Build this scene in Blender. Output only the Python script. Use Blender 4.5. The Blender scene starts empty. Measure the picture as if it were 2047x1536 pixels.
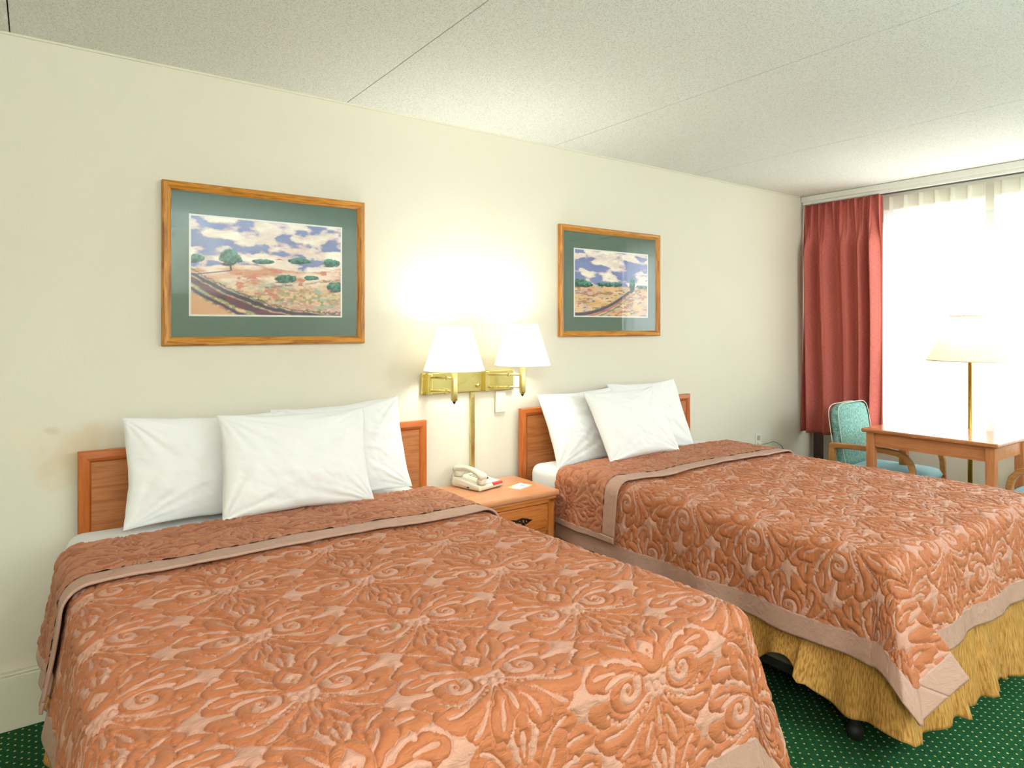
import bpy, bmesh, math, random
import numpy as np
from mathutils import Vector, Matrix
random.seed(4)
C = bpy.context.scene.collection
S = bpy.context.scene
PI = math.pi

# ------------------------------------------------------------------ camera
cam_d = bpy.data.cameras.new('camera'); cam = bpy.data.objects.new('camera', cam_d); C.objects.link(cam)
cam.location = (0, -2.911, 1.405); cam.rotation_euler = (math.radians(90), 0, math.radians(-35.8))
cam_d.sensor_width = 36; cam_d.lens = 1319/2047*36; cam_d.shift_y = -(768-655)/2047; cam_d.clip_start = .05
S.camera = cam
# ------------------------------------------------------------------ world / light / exposure
w = bpy.data.worlds.new('daylight'); S.world = w; w.use_nodes = True
bg = w.node_tree.nodes['Background']; bg.inputs[0].default_value = (.82, .91, 1, 1); bg.inputs[1].default_value = 10.5
def area(name, loc, rot, sx, sy, power, col=(1, 1, 1), portal=False):
    l = bpy.data.lights.new(name, 'AREA'); l.shape = 'RECTANGLE'; l.size = sx; l.size_y = sy; l.energy = power; l.color = col
    if portal: l.cycles.is_portal = True
    o = bpy.data.objects.new(name, l); C.objects.link(o); o.location = loc; o.rotation_euler = rot; return o
area('window_portal', (5.33, -1.40, 1.42), (0, math.radians(90), 0), 1.55, 1.6, 1, portal=True)
def bulb(name, loc, power, col, r=.03):
    l = bpy.data.lights.new(name, 'POINT'); l.energy = power; l.color = col; l.shadow_soft_size = r
    o = bpy.data.objects.new(name, l); C.objects.link(o); o.location = loc; return o
bulb('fill_light_left', (-.55, -3.75, 2.02), 106, (.97, .955, .93), .33)  # added soft fill behind the camera, brightens the left wall; no actual lamp
bulb('fill_light_right', (3.5, -3.95, 2.02), 104, (.76, .88, 1), .33)  # second added fill, out of view to the right, cooler; stands for no fixture
area('ceiling_fill_uplight', (1.2, -4.1, 1.75), (PI, 0, 0), .5, .5, 125, (.76, .90, 1))  # unseen upward panel added to lift the ceiling brightness
S.view_settings.view_transform = 'Standard'; S.view_settings.look = 'None'; S.view_settings.gamma = 1
S.view_settings.exposure = 0.0
try: S.view_settings.use_curve_mapping = False
except Exception: pass

# ------------------------------------------------------------------ helpers
def lin(h):
    if isinstance(h, str): c = [int(h[i:i+2], 16)/255 for i in (0, 2, 4)]
    else: c = h
    return tuple((x/12.92 if x <= .04045 else ((x+.055)/1.055)**2.4) for x in c) + (1,)
def tag(o, label=None, cat=None, group=None, kind=None):
    if label: o['label'] = label
    if cat: o['category'] = cat
    if group: o['group'] = group
    if kind: o['kind'] = kind
    return o
def empty(name, loc, label, cat, rz=0, group=None):
    o = bpy.data.objects.new(name, None); C.objects.link(o); o.location = loc; o.rotation_euler = (0, 0, rz)
    return tag(o, label, cat, group)
def link(name, me, m, parent=None, smooth=False):
    o = bpy.data.objects.new(name, me); C.objects.link(o)
    if m: me.materials.append(m)
    if parent: o.parent = parent
    if smooth: me.polygons.foreach_set('use_smooth', np.ones(len(me.polygons), bool))
    return o
class MB:
    def __init__(s): s.bm = bmesh.new()
    def box(s, x0, x1, y0, y1, z0, z1, mat=None):
        r = bmesh.ops.create_cube(s.bm, size=1)
        M = Matrix.Translation(((x0+x1)/2, (y0+y1)/2, (z0+z1)/2)) @ Matrix.Diagonal((abs(x1-x0), abs(y1-y0), abs(z1-z0), 1))
        if mat: M = mat @ M
        bmesh.ops.transform(s.bm, matrix=M, verts=r['verts']); return s
    def lathe(s, prof, n=32, c=(0, 0, 0), cap=False):
        rings = []
        for r, z in prof:
            rings.append([s.bm.verts.new((c[0]+r*math.cos(2*PI*i/n), c[1]+r*math.sin(2*PI*i/n), c[2]+z)) for i in range(n)])
        for a, b in zip(rings, rings[1:]):
            for i in range(n): s.bm.faces.new((a[i], a[(i+1) % n], b[(i+1) % n], b[i]))
        if cap: s.bm.faces.new(rings[0][::-1]); s.bm.faces.new(rings[-1])
        return s
    def tube(s, pts, r, n=12, sx=1, cap=True, closed=False):
        # sweep an ellipse (r, r*sx) along pts
        pts = [Vector(p) for p in pts]; rings = []; N = len(pts); up = None
        for i, p in enumerate(pts):
            if closed: t = (pts[(i+1) % N]-pts[i-1]).normalized()
            else: t = (pts[min(i+1, N-1)]-pts[max(i-1, 0)]).normalized()
            if up is None: up = Vector((0, 0, 1)) if abs(t.z) < .9 else Vector((0, 1, 0))
            a = t.cross(up).normalized(); b = a.cross(t).normalized(); up = b
            rr = r[i] if isinstance(r, (list, tuple)) else r
            rings.append([s.bm.verts.new(p+a*rr*sx*math.cos(2*PI*k/n)+b*rr*math.sin(2*PI*k/n)) for k in range(n)])
        pr = list(zip(rings, rings[1:]))
        if closed: pr.append((rings[-1], rings[0]))
        for A, B in pr:
            for k in range(n): s.bm.faces.new((A[k], A[(k+1) % n], B[(k+1) % n], B[k]))
        if cap and not closed: s.bm.faces.new(rings[0][::-1]); s.bm.faces.new(rings[-1])
        return s
    def bar(s, pts, wd, ht, bev=.0):
        # rectangular section swept along pts (wd = sideways, ht = vertical-ish)
        pts = [Vector(p) for p in pts]; rings = []; up = None
        for i, p in enumerate(pts):
            t = (pts[min(i+1, len(pts)-1)]-pts[max(i-1, 0)]).normalized()
            if up is None: up = Vector((0, 0, 1)) if abs(t.z) < .9 else Vector((0, 1, 0))
            a = t.cross(up).normalized(); b = a.cross(t).normalized(); up = b
            rings.append([s.bm.verts.new(p+a*wd/2*cx+b*ht/2*cy) for cx, cy in ((-1, -1), (1, -1), (1, 1), (-1, 1))])
        for A, B in zip(rings, rings[1:]):
            for k in range(4): s.bm.faces.new((A[k], A[(k+1) % 4], B[(k+1) % 4], B[k]))
        s.bm.faces.new(rings[0][::-1]); s.bm.faces.new(rings[-1]); return s
    def build(s, name, m, parent=None, smooth=False, bevel=0, seg=2, subd=0, loc=None, rot=None):
        bmesh.ops.recalc_face_normals(s.bm, faces=s.bm.faces)
        me = bpy.data.meshes.new(name); s.bm.to_mesh(me); s.bm.free()
        o = link(name, me, m, parent, smooth)
        if bevel:
            b = o.modifiers.new('bevel', 'BEVEL'); b.width = bevel; b.segments = seg; b.limit_method = 'ANGLE'
            b.angle_limit = math.radians(40)
        if subd:
            b = o.modifiers.new('sub', 'SUBSURF'); b.levels = subd; b.render_levels = subd
        if loc: o.location = loc
        if rot: o.rotation_euler = rot
        return o
def box(name, x0, x1, y0, y1, z0, z1, m, parent=None, bevel=0, **k): return MB().box(x0, x1, y0, y1, z0, z1).build(name, m, parent, bevel=bevel, **k)
def grid_mesh(name, P, uv=None, attrs=None, wrap=False):
    # P: (n, m, 3) array -> quad mesh
    P = np.asarray(P, dtype=np.float32); n, m = P.shape[:2]
    me = bpy.data.meshes.new(name); me.vertices.add(n*m); me.vertices.foreach_set('co', P.reshape(-1))
    i = np.arange(n-1)[:, None]*m+np.arange(m-1)[None, :]
    F = np.stack([i, i+1, i+m+1, i+m], -1).reshape(-1, 4).astype(np.int32)
    nf = len(F); me.loops.add(nf*4); me.loops.foreach_set('vertex_index', F.reshape(-1))
    me.polygons.add(nf); me.polygons.foreach_set('loop_start', np.arange(0, nf*4, 4, dtype=np.int32))
    if uv is not None:
        l = me.uv_layers.new(name='flat'); l.data.foreach_set('uv', np.asarray(uv, np.float32).reshape(-1, 2)[F.reshape(-1)].reshape(-1))
    for k, a in (attrs or {}).items():
        a = np.asarray(a, np.float32)
        if a.ndim == 3:
            A = me.color_attributes.new(name=k, type='FLOAT_COLOR', domain='POINT'); A.data.foreach_set('color', a.reshape(-1))
        else:
            A = me.attributes.new(k, 'FLOAT', 'POINT'); A.data.foreach_set('value', a.reshape(-1))
    me.update(calc_edges=True); me.validate(); return me
def join_arrays(name, parts):
    # parts: list of (P, uv) grids into a single mesh
    vs, fs, uvs, off = [], [], [], 0
    for P, uv in parts:
        n, m = P.shape[:2]; i = np.arange(n-1)[:, None]*m+np.arange(m-1)[None, :]
        fs.append(np.stack([i, i+1, i+m+1, i+m], -1).reshape(-1, 4)+off); vs.append(P.reshape(-1, 3)); uvs.append(uv.reshape(-1, 2)); off += n*m
    V = np.concatenate(vs).astype(np.float32); F = np.concatenate(fs).astype(np.int32); U = np.concatenate(uvs)
    me = bpy.data.meshes.new(name); me.vertices.add(len(V)); me.vertices.foreach_set('co', V.reshape(-1))
    me.loops.add(len(F)*4); me.loops.foreach_set('vertex_index', F.reshape(-1))
    me.polygons.add(len(F)); me.polygons.foreach_set('loop_start', np.arange(0, len(F)*4, 4, dtype=np.int32))
    l = me.uv_layers.new(name='flat'); l.data.foreach_set('uv', U[F.reshape(-1)].astype(np.float32).reshape(-1))
    me.update(calc_edges=True); me.validate(); return me
def vnoise(x, y, seed=0):
    x = np.asarray(x, float); y = np.asarray(y, float)
    xi = np.floor(x).astype(np.int64); yi = np.floor(y).astype(np.int64); fx = x-xi; fy = y-yi
    fx = fx*fx*(3-2*fx); fy = fy*fy*(3-2*fy)
    def h(a, b):
        n = (a*374761393+b*668265263+seed*974634777) & 0xffffffff
        n = ((n ^ (n >> 13))*1274126177) & 0xffffffff; n = n ^ (n >> 16); return (n & 0xffff)/65535.0
    return (h(xi, yi)*(1-fx)+h(xi+1, yi)*fx)*(1-fy)+(h(xi, yi+1)*(1-fx)+h(xi+1, yi+1)*fx)*fy
def fbm(x, y, o=4, seed=0):
    r = 0; a = .5; t = 0
    for i in range(o): r = r+a*vnoise(x*2**i, y*2**i, seed+i); t += a; a *= .5
    return r/t

# ------------------------------------------------------------------ materials
class NT:
    def __init__(s, name, rough=.5, spec=.5, metal=0, col=(.8, .8, .8, 1)):
        s.m = bpy.data.materials.new(name); s.m.use_nodes = True; s.t = s.m.node_tree; s.N = s.t.nodes; s.L = s.t.links
        s.b = s.N['Principled BSDF']; s.out = s.N['Material Output']
        s.b.inputs['Roughness'].default_value = rough; s.b.inputs['Specular IOR Level'].default_value = spec
        s.b.inputs['Metallic'].default_value = metal; s.b.inputs['Base Color'].default_value = col
    def n(s, t, **k):
        x = s.N.new(t)
        for a, v in k.items():
            if hasattr(x, a): setattr(x, a, v)
        return x
    def set(s, x, i, v):
        if hasattr(v, 'is_linked') or isinstance(v, bpy.types.NodeSocket): s.L.new(v, x.inputs[i])
        else: x.inputs[i].default_value = v
    def math(s, op, a, b=None, c=None):
        x = s.n('ShaderNodeMath', operation=op); s.set(x, 0, a)
        if b is not None: s.set(x, 1, b)
        if c is not None: s.set(x, 2, c)
        return x.outputs[0]
    def coord(s, kind='Object', scale=(1, 1, 1), rot=(0, 0, 0), loc=(0, 0, 0)):
        c = s.n('ShaderNodeTexCoord'); m = s.n('ShaderNodeMapping'); s.L.new(c.outputs[kind], m.inputs[0])
        m.inputs['Scale'].default_value = scale; m.inputs['Rotation'].default_value = rot; m.inputs['Location'].default_value = loc
        return m.outputs[0]
    def noise(s, vec, scale, detail=3, rough=.55, dist=0):
        x = s.n('ShaderNodeTexNoise'); s.L.new(vec, x.inputs['Vector']); x.inputs['Scale'].default_value = scale
        x.inputs['Detail'].default_value = detail; x.inputs['Roughness'].default_value = rough; x.inputs['Distortion'].default_value = dist
        return x.outputs['Fac']
    def ramp(s, fac, stops):
        x = s.n('ShaderNodeValToRGB'); s.L.new(fac, x.inputs[0]); e = x.color_ramp.elements
        while len(e) < len(stops): e.new(.5)
        for el, (p, c) in zip(e, stops): el.position = p; el.color = c
        return x.outputs[0]
    def mix(s, f, a, b, mode='MIX'):
        x = s.n('ShaderNodeMix', data_type='RGBA', blend_type=mode); s.set(x, 0, f); s.set(x, 6, a); s.set(x, 7, b); return x.outputs[2]
    def bump(s, h, dist=.002, strength=1, prev=None):
        x = s.n('ShaderNodeBump'); x.inputs['Distance'].default_value = dist; x.inputs['Strength'].default_value = strength
        s.L.new(h, x.inputs['Height'])
        if prev: s.L.new(prev, x.inputs['Normal'])
        return x.outputs[0]
    def color(s, c): s.set(s.b, 'Base Color', c); return s
    def normal(s, c): s.L.new(c, s.b.inputs['Normal']); return s
def g(v): return (v, v, v, 1)
def plain(name, hexc, rough=.5, metal=0, spec=.5):
    n = NT(name, rough, spec, metal, lin(hexc)); v = n.coord(scale=(1, 1, 1)); f = n.noise(v, 30, 2)
    n.color(n.mix(.08, lin(hexc), n.ramp(f, [(0, g(.25)), (1, g(1))]), 'MULTIPLY')); return n.m
def wood(name, c1, c2, axis='X', rough=.35, scale=1, fig=1):
    n = NT(name, rough, .4); st = {'X': (1.2, 16, 16), 'Y': (16, 1.2, 16), 'Z': (16, 16, 1.2)}[axis]
    v = n.coord(scale=tuple(a*scale for a in st)); f = n.noise(v, 2.2, 5, .6, .8*fig)
    st2 = {'X': (6, 180, 180), 'Y': (180, 6, 180), 'Z': (180, 180, 6)}[axis]
    f2 = n.noise(n.coord(scale=st2), 1.5, 2)
    c = n.ramp(f, [(.3, lin(c2)), (.5, lin(c1)), (.62, lin(c2)), (.75, lin(c1))])
    c = n.mix(n.math('MULTIPLY', n.ramp(f2, [(.5, g(0)), (.72, g(1))]), .35), c, lin(c2), 'MULTIPLY')
    n.color(c).normal(n.bump(f2, .0004, .4)); return n.m

M = {}
# wallpaper: fine linen weave, a papering seam, scuffs and an old damp stain
n = NT('wallpaper', .75, .2)
v = n.coord(scale=(260, 260, 30)); v2 = n.coord(scale=(40, 40, 300))
f1 = n.noise(v, 1, 2); f2 = n.noise(v2, 1, 2); fb = n.noise(n.coord(), 1.1, 3)
base = n.mix(fb, lin('e3decf'), lin('dbd4c1'))
base = n.mix(n.math('MULTIPLY', f1, .12), base, lin('c2b698'))
def blot(cx, cz, rx, rz, soft=.45, ns=9):
    c = n.coord(scale=(1/rx, 0, 1/rz), loc=(-cx/rx, 0, -cz/rz)); l = n.n('ShaderNodeVectorMath', operation='LENGTH'); n.L.new(c, l.inputs[0])
    d = n.math('ADD', l.outputs['Value'], n.math('MULTIPLY', n.math('SUBTRACT', n.noise(n.coord(), ns, 4), .5), 1.5))
    return n.ramp(d, [(0, g(1)), (.5, g(.7)), (1, g(0))])
base = n.mix(n.math('MULTIPLY', blot(.12, .93, .17, .12), .45), base, lin('d3ab6c'))
base = n.mix(n.math('MULTIPLY', blot(-.02, 1.02, .10, .09, ns=22), .35), base, lin('e9dcc0'))
base = n.mix(n.math('MULTIPLY', blot(.05, 1.03, .03, .02, ns=40), .25), base, lin('a8854e'))
base = n.mix(n.math('MULTIPLY', blot(-.05, .25, .3, .25, ns=5), .15), base, lin('b09a70'))
n.color(base).normal(n.bump(n.math('ADD', f1, n.math('MULTIPLY', f2, .6)), .0008, .5)); M['wall'] = n.m
n = NT('ceiling_stipple', .9, .1); f = n.noise(n.coord(), 210, 3, .6); fc = n.noise(n.coord(), 1.3, 2)
n.color(n.mix(n.ramp(f, [(.33, g(1)), (.52, g(0))]), n.mix(fc, lin('f3f4f0'), lin('eeefe6')), lin('cfd0c6'))).normal(n.bump(f, .004, .6)); M['ceiling'] = n.m
M['seam'] = plain('ceiling_seam_shadow_gap', '55523f', .9)
# carpet: dark green with a woven rib and pin dots
n = NT('green_carpet', .95, .05)
v = n.coord(scale=(37, 37, 37), rot=(0, 0, PI/4)); vo = n.n('ShaderNodeTexVoronoi', voronoi_dimensions='2D'); n.L.new(v, vo.inputs['Vector'])
vo.inputs['Scale'].default_value = 1; vo.inputs['Randomness'].default_value = .0
dots = n.ramp(vo.outputs['Distance'], [(.10, g(1)), (.15, g(0))])
vb = n.n('ShaderNodeTexVoronoi', voronoi_dimensions='2D'); n.L.new(n.coord(scale=(190, 190, 1), rot=(0, 0, PI/4)), vb.inputs['Vector']); vb.inputs['Scale'].default_value = 1; vb.inputs['Randomness'].default_value = .35
rib = n.ramp(vb.outputs['Distance'], [(.1, g(1)), (.65, g(0))]); fn = n.noise(n.coord(), 4, 3)
cc = n.mix(rib, lin('173a22'), n.mix(fn, lin('2b6a40'), lin('347548')))
n.color(n.mix(dots, cc, lin('dccb84'))).normal(n.bump(rib, .003, .8)); M['carpet'] = n.m
M['base'] = plain('painted_baseboard', 'ddd8c2', .5)
M['oak'] = wood('golden_oak_frame', 'c98a34', '8d5417', 'X', .35, 1.4)
M['oakz'] = wood('golden_oak_upright', 'c98a34', '8d5417', 'Z', .35, 1.4)
M['hb'] = wood('oak_laminate_panel', 'b57342', '9a5b30', 'X', .4, .8)
M['hbt'] = wood('orange_stained_edging', 'bb672b', '9f4d1b', 'X', .3, .6, .4)
M['hbtz'] = wood('orange_stained_upright', 'bb672b', '9f4d1b', 'Z', .3, .6, .4)
M['ns'] = wood('honey_oak_carcass', 'c87a3c', 'ae5f26', 'X', .32, .7)
M['nsz'] = wood('honey_oak_leg', 'c87a3c', 'ae5f26', 'Z', .32, .7)
M['nst'] = wood('honey_laminate_top', 'cf9268', 'c3835a', 'X', .28, .5, .4)
M['tbl'] = wood('reddish_table_apron', 'cb8657', 'b97346', 'Y', .32, .7)
M['tblt'] = wood('reddish_table_top', 'bc7c52', 'ab6a42', 'Y', .16, .6)
M['arm'] = wood('bent_oak_arm', 'bd8650', 'a06a38', 'Y', .3, .6)
n = NT('green_mat_board', .85, .1); f = n.noise(n.coord(), 60, 2); n.color(n.mix(f, lin('536a5b'), lin('5b7263'))); M['mat'] = n.m
M['white_card'] = plain('white_print_margin', 'efece2', .8)
n = NT('painted_print', .7, .2); a = n.n('ShaderNodeVertexColor', layer_name='paint'); n.color(a.outputs[0]); M['print'] = n.m
# thin glazing: transparent with a mirror sheen
def glazing(name, base=.05, tint=(1, 1, 1, 1)):
    n = NT(name); t = n.n('ShaderNodeBsdfTransparent'); t.inputs[0].default_value = tint
    gl = n.n('ShaderNodeBsdfGlossy'); gl.inputs['Roughness'].default_value = .01; fr = n.n('ShaderNodeLayerWeight'); fr.inputs[0].default_value = .5
    mx = n.n('ShaderNodeMixShader'); n.L.new(n.math('ADD', n.math('MULTIPLY', n.math('POWER', fr.outputs['Facing'], 4.0), .9), base), mx.inputs[0])
    n.L.new(t.outputs[0], mx.inputs[1]); n.L.new(gl.outputs[0], mx.inputs[2]); n.L.new(mx.outputs[0], n.out.inputs[0]); return n.m
M['glass'] = glazing('picture_glass', .04); M['pane'] = glazing('window_glass', .0)
def brass(name, c='d8b95c', r=.18):
    n = NT(name, r, .5, 1, lin(c)); f = n.noise(n.coord(), 7, 2); n.color(n.mix(f, lin(c), tuple(a*.85 for a in lin(c)[:3])+(1,)))
    n.L.new(n.ramp(f, [(0, g(r*.7)), (1, g(r*1.5))]), n.b.inputs['Roughness']); return n.m
M['brass'] = brass('polished_brass', 'e2d28a', .25); M['brass2'] = brass('floor_lamp_brass', 'c39c48', .3)
# pillow cotton
n = NT('white_cotton', .85, .15); u = n.coord(); f = n.noise(u, 13, 3, .5, .5); f3 = n.noise(u, 700, 1)
n.color(lin('ececea')).normal(n.bump(f3, .0004, .3, n.bump(f, .006, .35)))
n.b.inputs['Sheen Weight'].default_value = .1; M['cotton'] = n.m
n = NT('white_fitted_sheet', .85, .15); f = n.noise(n.coord(), 9, 3, .5, .5); n.color(lin('eff1f1')).normal(n.bump(f, .006, .4)); M['sheet'] = n.m
# quilted damask: colour from the woven motif field, stitches and puckers
def damask(name, ca, cb, cs):
    n = NT(name, .62, .35); a = n.n('ShaderNodeAttribute', attribute_name='motif'); e = n.n('ShaderNodeAttribute', attribute_name='stitch')
    uv = n.coord('UV'); fn = n.noise(n.coord('UV', scale=(1, 1, 1)), 5, 3)
    col = n.mix(n.ramp(a.outputs['Fac'], [(.46, g(0)), (.54, g(1))]), n.mix(fn, lin(cb), lin(cs)), n.mix(fn, lin(ca), lin('b26a40')))
    st = n.ramp(e.outputs['Fac'], [(.0, g(1)), (.22, g(0))])
    col = n.mix(n.math('MULTIPLY', st, .45), col, lin('d39b7e'))
    wv = n.noise(n.coord('UV', scale=(900, 130, 1)), 1, 2); wv2 = n.noise(n.coord('UV', scale=(1, 1, 1)), 900, 1)
    col = n.mix(n.math('MULTIPLY', wv, .22), col, lin('7c3d1e'))
    pk = n.noise(n.coord('UV', scale=(42, 120, 1)), 1, 3, .6, .8)
    gr = n.ramp(e.outputs['Fac'], [(.0, g(0)), (.34, g(1))])
    n.color(col).normal(n.bump(wv2, .0003, .3, n.bump(gr, .0022, .8, n.bump(pk, .006, .6))))
    n.b.inputs['Sheen Weight'].default_value = .12; n.b.inputs['Sheen Roughness'].default_value = .4
    n.b.inputs['Sheen Tint'].default_value = (1, .8, .7, 1); return n.m
M['damask'] = damask('rust_quilted_damask', 'a9623a', 'c5957c', 'bf8b77')
M['damask_back'] = damask('rust_quilted_damask_reverse', 'ae785d', '9d5937', '995534')
n = NT('taupe_sateen_band', .5, .4); pk = n.noise(n.coord('UV', scale=(22, 22, 1)), 1.6, 3, .6, .6); w2 = n.noise(n.coord('UV', scale=(1, 1, 1)), 900, 1)
n.color(n.mix(pk, lin('ac8776'), lin('b8917e'))).normal(n.bump(w2, .0003, .3, n.bump(pk, .008, .5))); M['band'] = n.m
n = NT('gold_chenille', .8, .2); f = n.noise(n.coord('UV', scale=(260, 22, 1)), 1, 3); f2 = n.noise(n.coord('UV', scale=(1, 1, 1)), 40, 3)
n.color(n.mix(n.ramp(f, [(.38, g(0)), (.58, g(1))]), lin('94682e'), lin('c4934e'))).normal(n.bump(f, .0006, .4)); M['skirt'] = n.m
M['darkcloth'] = plain('box_spring_ticking', '6a6355', .9)
n = NT('red_slub_fabric', .75, .2); f = n.noise(n.coord('UV', scale=(45, 600, 1)), 1, 3); f2 = n.noise(n.coord('UV', scale=(500, 30, 1)), 1, 2)
n.color(n.mix(n.ramp(f, [(.3, g(0)), (.7, g(1))]), lin('b2534b'), n.mix(f2, lin('e08a7c'), lin('cf6f64')))).normal(n.bump(f, .0015, .6))
tr = n.n('ShaderNodeBsdfTranslucent'); tr.inputs[0].default_value = lin('c25040'); mx = n.n('ShaderNodeMixShader'); mx.inputs[0].default_value = .12
n.L.new(n.b.outputs[0], mx.inputs[1]); n.L.new(tr.outputs[0], mx.inputs[2]); n.L.new(mx.outputs[0], n.out.inputs[0]); M['red'] = n.m
def sheer(name, alpha, trans, c='f6f4ea'):
    n = NT(name, .9, .1, 0, lin(c)); t = n.n('ShaderNodeBsdfTransparent'); tr = n.n('ShaderNodeBsdfTranslucent'); tr.inputs[0].default_value = lin(c)
    f = n.noise(n.coord('UV', scale=(500, 60, 1)), 1, 2)
    m1 = n.n('ShaderNodeMixShader'); m1.inputs[0].default_value = trans; n.L.new(n.b.outputs[0], m1.inputs[1]); n.L.new(tr.outputs[0], m1.inputs[2])
    m2 = n.n('ShaderNodeMixShader'); n.L.new(n.math('ADD', alpha, n.math('MULTIPLY', n.math('SUBTRACT', f, .5), .12)), m2.inputs[0])
    n.L.new(m1.outputs[0], m2.inputs[1]); n.L.new(t.outputs[0], m2.inputs[2]); n.L.new(m2.outputs[0], n.out.inputs[0]); return n.m
M['sheer'] = sheer('ivory_voile', .09, .55); M['sheer2'] = sheer('ivory_voile_heading', .03, .35, 'f1edde')
def shade_mat(name, c, ns, tr=.55, pleat=False):
    n = NT(name, .8, .1, 0, lin(c)); t = n.n('ShaderNodeBsdfTranslucent'); t.inputs[0].default_value = lin(c)
    m1 = n.n('ShaderNodeMixShader'); m1.inputs[0].default_value = tr; n.L.new(n.b.outputs[0], m1.inputs[1]); n.L.new(t.outputs[0], m1.inputs[2]); n.L.new(m1.outputs[0], n.out.inputs[0])
    return n.m
M['shade'] = shade_mat('white_linen_shade', 'fbf6ea', 1, .55); M['pshade'] = shade_mat('cream_pleated_shade', 'efe2cb', 1, .22)
M['plastic'] = plain('ivory_plastic', 'e4dfce', .35); M['phone'] = plain('bone_phone_plastic', 'dfdac6', .35)
M['key'] = plain('grey_phone_keys', 'a9aa9c', .4); M['redlabel'] = plain('red_phone_label', 'c8403c', .4); M['black'] = plain('black_rubber', '1c1a18', .6)
M['iron'] = plain('blackened_drawer_pull', '2c251d', .4, .6); M['yellow'] = plain('yellow_print', 'e6d63a', .6); M['blue'] = plain('blue_print', '6f86b8', .6)
M['paper'] = plain('white_paper', 'f2f1ea', .8); M['post'] = plain('dark_brown_post', '3a2a22', .5)
n = NT('teal_tweed', .9, .15); f = n.noise(n.coord(), 260, 3, .7); f2 = n.noise(n.coord(scale=(1, 1, .4)), 70, 3)
n.color(n.mix(n.ramp(n.math('MULTIPLY', n.math('ADD', f, f2), .5), [(.38, g(0)), (.6, g(1))]), lin('45807c'), n.mix(f2, lin('83aeA8'.lower()), lin('9fc0b4')))).normal(n.bump(f, .001, .6)); M['teal'] = n.m
n = NT('pale_teal_seat_fabric', .9, .15); f = n.noise(n.coord(), 260, 3, .7); n.color(n.mix(f, lin('7fa5ad'), lin('a3c2c4'))).normal(n.bump(f, .001, .6)); M['teal2'] = n.m
M['piping'] = plain('pale_welt_piping', 'c9d6c6', .8)
M['alu'] = plain('painted_window_frame', 'c9c9c2', .4); M['rail'] = plain('white_curtain_track', 'e6e4da', .4); M['slot'] = plain('dark_track_slot', '3b3933', .7)
M['wcord'] = plain('green_grey_cord', '8d9a80', .5)

# ------------------------------------------------------------------ room shell
XL, XR, YB, YF, H = -2.3, 5.2, 0.0, -4.7, 2.44
def struct(o): o['kind'] = 'structure'; return o
struct(box('floor', XL-.1, XR+.1, YF-.1, YB+.1, -.1, 0, M['carpet']))
struct(box('wall_back', XL-.1, XR+.15, YB, YB+.12, 0, H+.1, M['wall']))
struct(box('wall_left', XL-.12, XL, YF, YB, 0, H+.1, M['wall']))
struct(box('wall_front', XL-.1, XR+.15, YF-.12, YF, 0, H+.1, M['wall']))
WY0, WY1, WZ0, WZ1 = -2.22, -.50, .66, 2.20
mb = MB()
mb.box(XR, XR+.15, YF, WY0, 0, H+.1).box(XR, XR+.15, WY1, YB, 0, H+.1).box(XR, XR+.15, WY0, WY1, 0, WZ0).box(XR, XR+.15, WY0, WY1, WZ1, H+.1)
struct(mb.build('wall_right', M['wall']))
mb = MB(); xs = [-1.31+1.235*i for i in range(-1, 7)]
for a, b in zip(xs, xs[1:]):
    A = max(a, XL-.1)+.0022; B = min(b, XR+.15)-.0022
    if B > A: mb.box(A, B, YF-.1, YB, H, H+.03)
struct(mb.build('ceiling', M['ceiling']))
struct(box('trim_1', XL-.1, XR+.15, YF-.1, YB, H+.031, H+.06, M['seam']))
mb = MB(); mb.box(XL, .115, -.028, 0, 0, .188).box(XL, .115, -.022, 0, .188, .198)
bb = struct(mb.build('baseboard_back', M['base'], bevel=.003))
MB().lathe([(0, .009), (.006, .008), (.009, .003), (.009, 0)], 20).build('screw_cap', M['alu'], bb, True, loc=(.055, -.028, .115), rot=(PI/2, 0, 0))
# thin cream bead where wall meets ceiling
struct(box('trim_2', XL, 4.9, -.006, 0, H-.008, H, M['base']))
struct(box('trim_3', .0, .004, 0, 0, 0, 0, M['base'])) if False else None
# window
wf = MB()
fx0, fx1 = XR+.03, XR+.10
for (a, b, c, d) in ((WY0, WY1, WZ0, WZ0+.05), (WY0, WY1, WZ1-.05, WZ1), (WY0, WY0+.05, WZ0, WZ1), (WY1-.05, WY1, WZ0, WZ1), (-1.26, -1.13, WZ0+.049, WZ1-.049)):
    wf.box(fx0+(.006 if a == -1.26 else 0), fx1, a, b, c, d)
win = struct(wf.build('window_1', M['alu'], bevel=.003))
box('pane', fx0+.03, fx0+.036, WY0+.04, -1.25, WZ0+.04, WZ1-.04, M['pane'], win)
box('pane', fx0+.03, fx0+.036, -1.14, WY1-.04, WZ0+.04, WZ1-.04, M['pane'], win)
box('window_sill', XR-.04, XR+.02, WY0-.03, WY1+.03, WZ0-.03, WZ0, M['base'], win, bevel=.004)

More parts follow.
